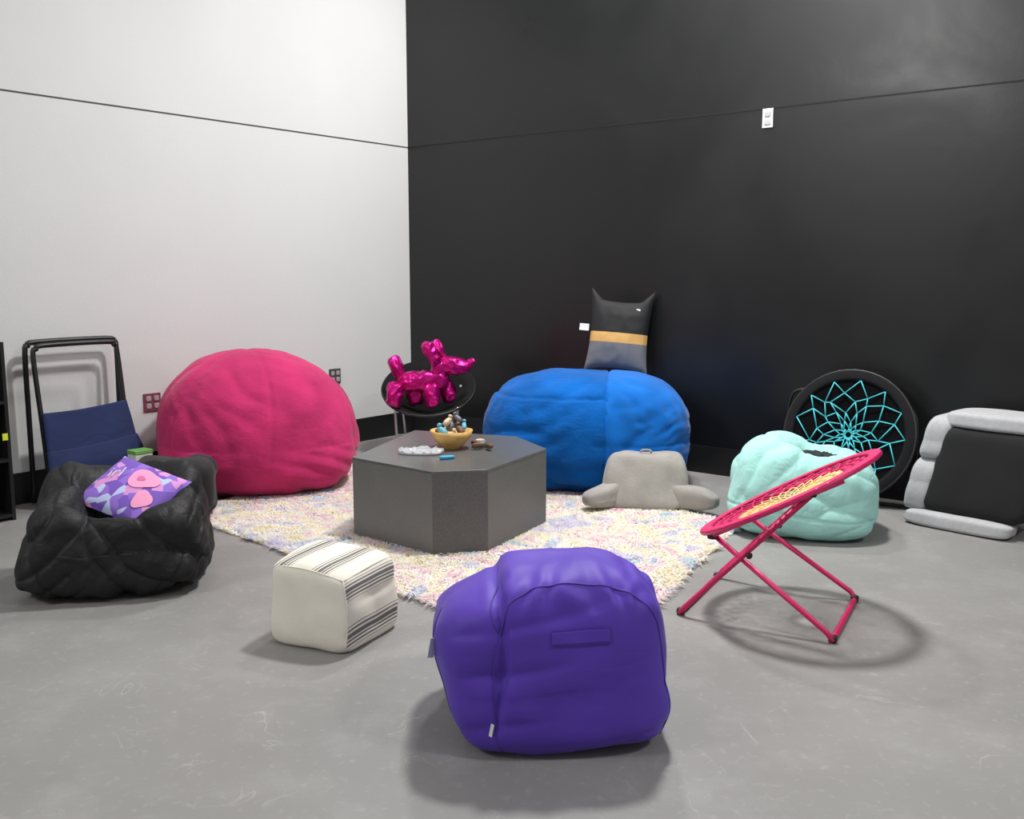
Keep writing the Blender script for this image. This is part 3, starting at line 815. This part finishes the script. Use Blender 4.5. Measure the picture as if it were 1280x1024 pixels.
# ---------------------------------------------------------------- saucer chair + balloon dog
m_sauc = mat('black_saucer_fabric', srgb(20, 20, 22), .9, spec=.2)
m_sil = mat('silver_metal', srgb(190, 190, 192), .3, metal=.8)
sch = root('saucer_chair', (-.66, 7.62, 0), 0)
sd = root('seat', (0, 0, .53)); sd.parent = sch; sd.rotation_euler = (math.radians(30), 0, 0)
prof = [(.001, -.17), (.12, -.155), (.22, -.105), (.30, -.04), (.355, .015), (.37, .02), (.36, .035), (.29, -.02), (.21, -.08), (.11, -.13), (.001, -.145)]
lathe('seat_cushion', prof, m_sauc, seg=40, parent=sd)
tube('seat_ring', [(.365*math.cos(a*math.pi/20), .365*math.sin(a*math.pi/20), .015) for a in range(40)], .012, m_blkp, closed=True, parent=sd)
for s in (-1, 1):
    tube('leg', [(s*.24, -.24, .42), (s*.23, -.25, .2), (s*.20, -.26, .012)], .011, m_sil, sub=4, parent=sch)
    tube('leg', [(s*.25, .1, .55), (s*.22, .14, .3), (s*.2, .18, .012)], .011, m_sil, sub=4, parent=sch)
tube('leg_brace', [(-.225, -.245, .2), (.225, -.245, .2)], .008, m_sil, parent=sch)
tag(sch, 'round black saucer chair with silver legs in room corner', 'chair')
m_mag = mat('magenta_foil', srgb(190, 18, 120), .3, metal=.7, var=.05, bump=.12, bscale=18)
px = .0062
dg = root('balloon_dog_plush', (-.645, 7.43, .405), 0)
def DP(u, v, y=0): return ((u-541)*px, y+.0, (507-v)*px)
def ds(name, a, b, r1, r2, y=0, y2=None):
    return sausage(name, DP(*a, y), DP(*b, y if y2 is None else y2), r1*px*1.08, r2*px*1.08, m_mag, n=2.9, N=14, wr=.014, parent=dg)
ds('body', (510, 474), (560, 472), 12, 12)
ds('leg', (501, 478), (499, 499), 9.5, 9.5, -.08); ds('leg', (521, 480), (524, 500), 9.5, 9.5, .05)
ds('leg', (545, 480), (547, 499), 9, 9, -.08); ds('leg', (562, 478), (567, 496), 9, 9, .05)
ds('tail', (507, 468), (498, 446), 6, 8)
ds('neck', (556, 470), (553, 450), 9.5, 9.5)
ds('ear', (552, 449), (540, 427), 7, 7.5, -.05); ds('ear', (559, 448), (549, 426), 6, 6.5, .05)
ds('snout', (560, 453), (589, 456), 10.5, 8.5)
ds('nose', (593, 450), (597, 447), 4.5, 3)
tag(dg, 'shiny magenta foil balloon-animal dog plush on the saucer chair', 'toy')

# ---------------------------------------------------------------- cushion on the blue bag
m_cu = mat('black_grey_cushion', srgb(24, 24, 27), .75)
N_, L_, b_ = nodes(m_cu)
tc = N_.new('ShaderNodeTexCoord'); sp = N_.new('ShaderNodeSeparateXYZ'); L_.new(tc.outputs['Object'], sp.inputs[0])
mr = N_.new('ShaderNodeMapRange'); mr.inputs[1].default_value = -.3; mr.inputs[2].default_value = .3
L_.new(sp.outputs['Z'], mr.inputs[0])
cr = N_.new('ShaderNodeValToRGB'); cr.color_ramp.interpolation = 'CONSTANT'; e = cr.color_ramp.elements
e[0].color = srgb(112, 112, 115); e[1].position = .40; e[1].color = srgb(214, 166, 96)
x = e.new(.52); x.color = srgb(16, 16, 18)
L_.new(mr.outputs[0], cr.inputs[0]); L_.new(cr.outputs[0], b_.inputs['Base Color'])
cu = pillow('throw_pillow', .47, .54, .18, m_cu, pinch=.10, horn=.07, wra=.006, loc=(.79, 7.16, .985), rot=(math.radians(-8), math.radians(4), -.25))
tag(cu, 'black and grey cushion with tan band behind blue bean bag', 'pillow')
quad('care_tag', .07, .05, m_tag, parent=cu, loc=(-.26, -.02, .04), rot=(0, 0, .1))
quad('care_tag', .03, .02, m_tag, parent=cu, loc=(.13, -.05, .19))

# ---------------------------------------------------------------- navy folding chair
m_navy = mat('navy_canvas', srgb(22, 36, 80), .85, var=.12, bump=.1, bscale=120, crease=(4, .12, (1, 1, 2)))
m_fr = mat('black_steel_tube', srgb(22, 22, 25), .4)
nc = root('folding_chair', (-2.78, 6.14, 0), math.atan2(-A.y, -A.x))
def arch(w, ztop, ybot, ytop, zb=.015, r=.07):
    h = w/2
    P = [(-h, ybot, zb), (-h, ybot+(ytop-ybot)*.5, ztop*.5), (-h, ytop, ztop-r), (-h+r*.3, ytop, ztop-r*.3), (-h+r, ytop, ztop), (h-r, ytop, ztop), (h-r*.3, ytop, ztop-r*.3), (h, ytop, ztop-r), (h, ybot+(ytop-ybot)*.5, ztop*.5), (h, ybot, zb)]
    return P
tube('back_frame', arch(.60, 1.02, .04, .03), .017, m_fr, sub=4, parent=nc)
tube('front_frame', arch(.55, 1.00, -.14, -.02), .016, m_fr, sub=4, parent=nc)
def cloth(name, rows, m, n=20, **k):
    # rows: list of (left point, right point) from bottom to top, smooth panel through them
    Ls = smoothpath([r[0] for r in rows], False, 8); Rs = smoothpath([r[1] for r in rows], False, 8)
    V = []; F = []; mrow = len(Ls)
    for j in range(mrow):
        for i in range(n+1):
            u = i/n; q = Ls[j]*(1-u)+Rs[j]*u
            V.append(q+Vector((0, .010*nz(q, 6, 4), -.012*math.sin(math.pi*u))))
    for j in range(mrow-1):
        for i in range(n):
            a = j*(n+1)+i; F.append((a, a+1, a+n+2, a+n+1))
    o = mk(name, V, F, m, **k); md = o.modifiers.new('s', 'SOLIDIFY'); md.thickness = .006; return o
cloth('seat_fabric', [((-.30, -.18, .08), (.30, -.18, .08)), ((-.30, -.18, .24), (.31, -.18, .26)), ((-.29, -.14, .42), (.30, -.14, .44)), ((-.28, -.09, .59), (.28, -.09, .62))], m_navy, parent=nc)
cloth('front_flap', [((-.30, -.195, .08), (.32, -.195, .10)), ((-.305, -.20, .24), (.325, -.20, .28)), ((-.30, -.165, .36), (.305, -.165, .40))], m_navy, parent=nc)
tag(nc, 'folded navy canvas camping chair with black tube frame', 'chair')

# small box
m_bx = mat('white_box', srgb(205, 208, 202), .7); m_gn = mat('green_lid', srgb(104, 160, 78), .6)
o = box('storage_box', (.12, .10, .30), m_bx, c=(0, 0, .15), loc=(-2.38, 6.09, 0), rot=(0, 0, .9), bev=.004)
box('box_lid', (.125, .105, .025), m_gn, c=(0, 0, .313), parent=o, bev=.004)
tag(o, 'small white box with green lid beside pink bean bag', 'box')

# ---------------------------------------------------------------- black shelf unit
m_sh = mat('black_shelf_board', srgb(14, 14, 16), .5)
sh = root('shelf_unit', Vector((-2.92, 5.56, 0))+A*.30-B*.17, math.atan2(-A.y, -A.x))
box('side_panel', (.02, .32, 1.05), m_sh, c=(.29, 0, .525), parent=sh)
box('side_panel', (.02, .32, 1.05), m_sh, c=(-.29, 0, .525), parent=sh)
for z in (.03, .36, .70, 1.04):
    box('shelf_board', (.56, .32, .02), m_sh, c=(0, 0, z), parent=sh)
box('back_panel', (.56, .01, 1.0), m_sh, c=(0, .15, .53), parent=sh)
tag(sh, 'black shelf unit standing against the white wall', 'shelf')
m_red = mat('red_plastic', srgb(190, 50, 60), .5); m_yel = mat('yellow_paper', srgb(215, 225, 50), .6)
box('price_sticker', (.03, .003, .04), m_yel, c=(.27, -.162, .50), parent=sh)
o = rbox('toy_ball', (.07, .07, .07), m_red, n=2, c=(0, 0, .035), N=10, loc=sh.location+A*-.2+Vector((0, 0, 1.05))); tag(o, 'small red ball on top of the black shelf', 'ball')

# ---------------------------------------------------------------- lights
def area(loc, size, power, target=None, col=(1, 1, 1), shape='DISK', sy=None):
    l = bpy.data.lights.new('ceiling_and_fill_lamp', 'AREA'); l.shape = shape; l.size = size; l.energy = power; l.color = col
    if sy: l.size_y = sy
    o = bpy.data.objects.new('ceiling_and_fill_lamp', l); COL.objects.link(o); o.location = loc
    t = Vector(target) if target else Vector(loc)-Vector((0, 0, 1))
    o.rotation_euler = (t-Vector(loc)).to_track_quat('-Z', 'Y').to_euler()
    return o
area((.75, 5.2, 4.75), .5, 235, col=(1, .995, .985))
area((.35, 7.2, 4.75), .4, 90, col=(1, .995, .985))
area((-5.2, .5, 4.75), 1.5, 145, target=(2.5, 6, 1.2), col=(1, .995, .985))  # unseen lamp, placed and tilted to put sheen on the black wall
area((3.6, 1.2, 4.75), .9, 120, col=(1, .995, .985))  # fill lamp added out of view for soft ambient light
area((5.6, 4.2, 4.75), .7, 60, col=(1, .995, .985))  # another added fill lamp, unseen, far to the right
w = bpy.data.worlds.new('world'); sc.world = w; w.use_nodes = True
w.node_tree.nodes['Background'].inputs[0].default_value = (1, 1, 1, 1)
w.node_tree.nodes['Background'].inputs[1].default_value = .34

# ---------------------------------------------------------------- camera
cam = bpy.data.cameras.new('camera'); co = bpy.data.objects.new('camera', cam); COL.objects.link(co)
co.location = (0, 0, 1.45); co.rotation_euler = (math.radians(90-8.1), 0, 0)
cam.sensor_width = 36; cam.lens = 1209/1280*36; cam.clip_start = .05
sc.camera = co
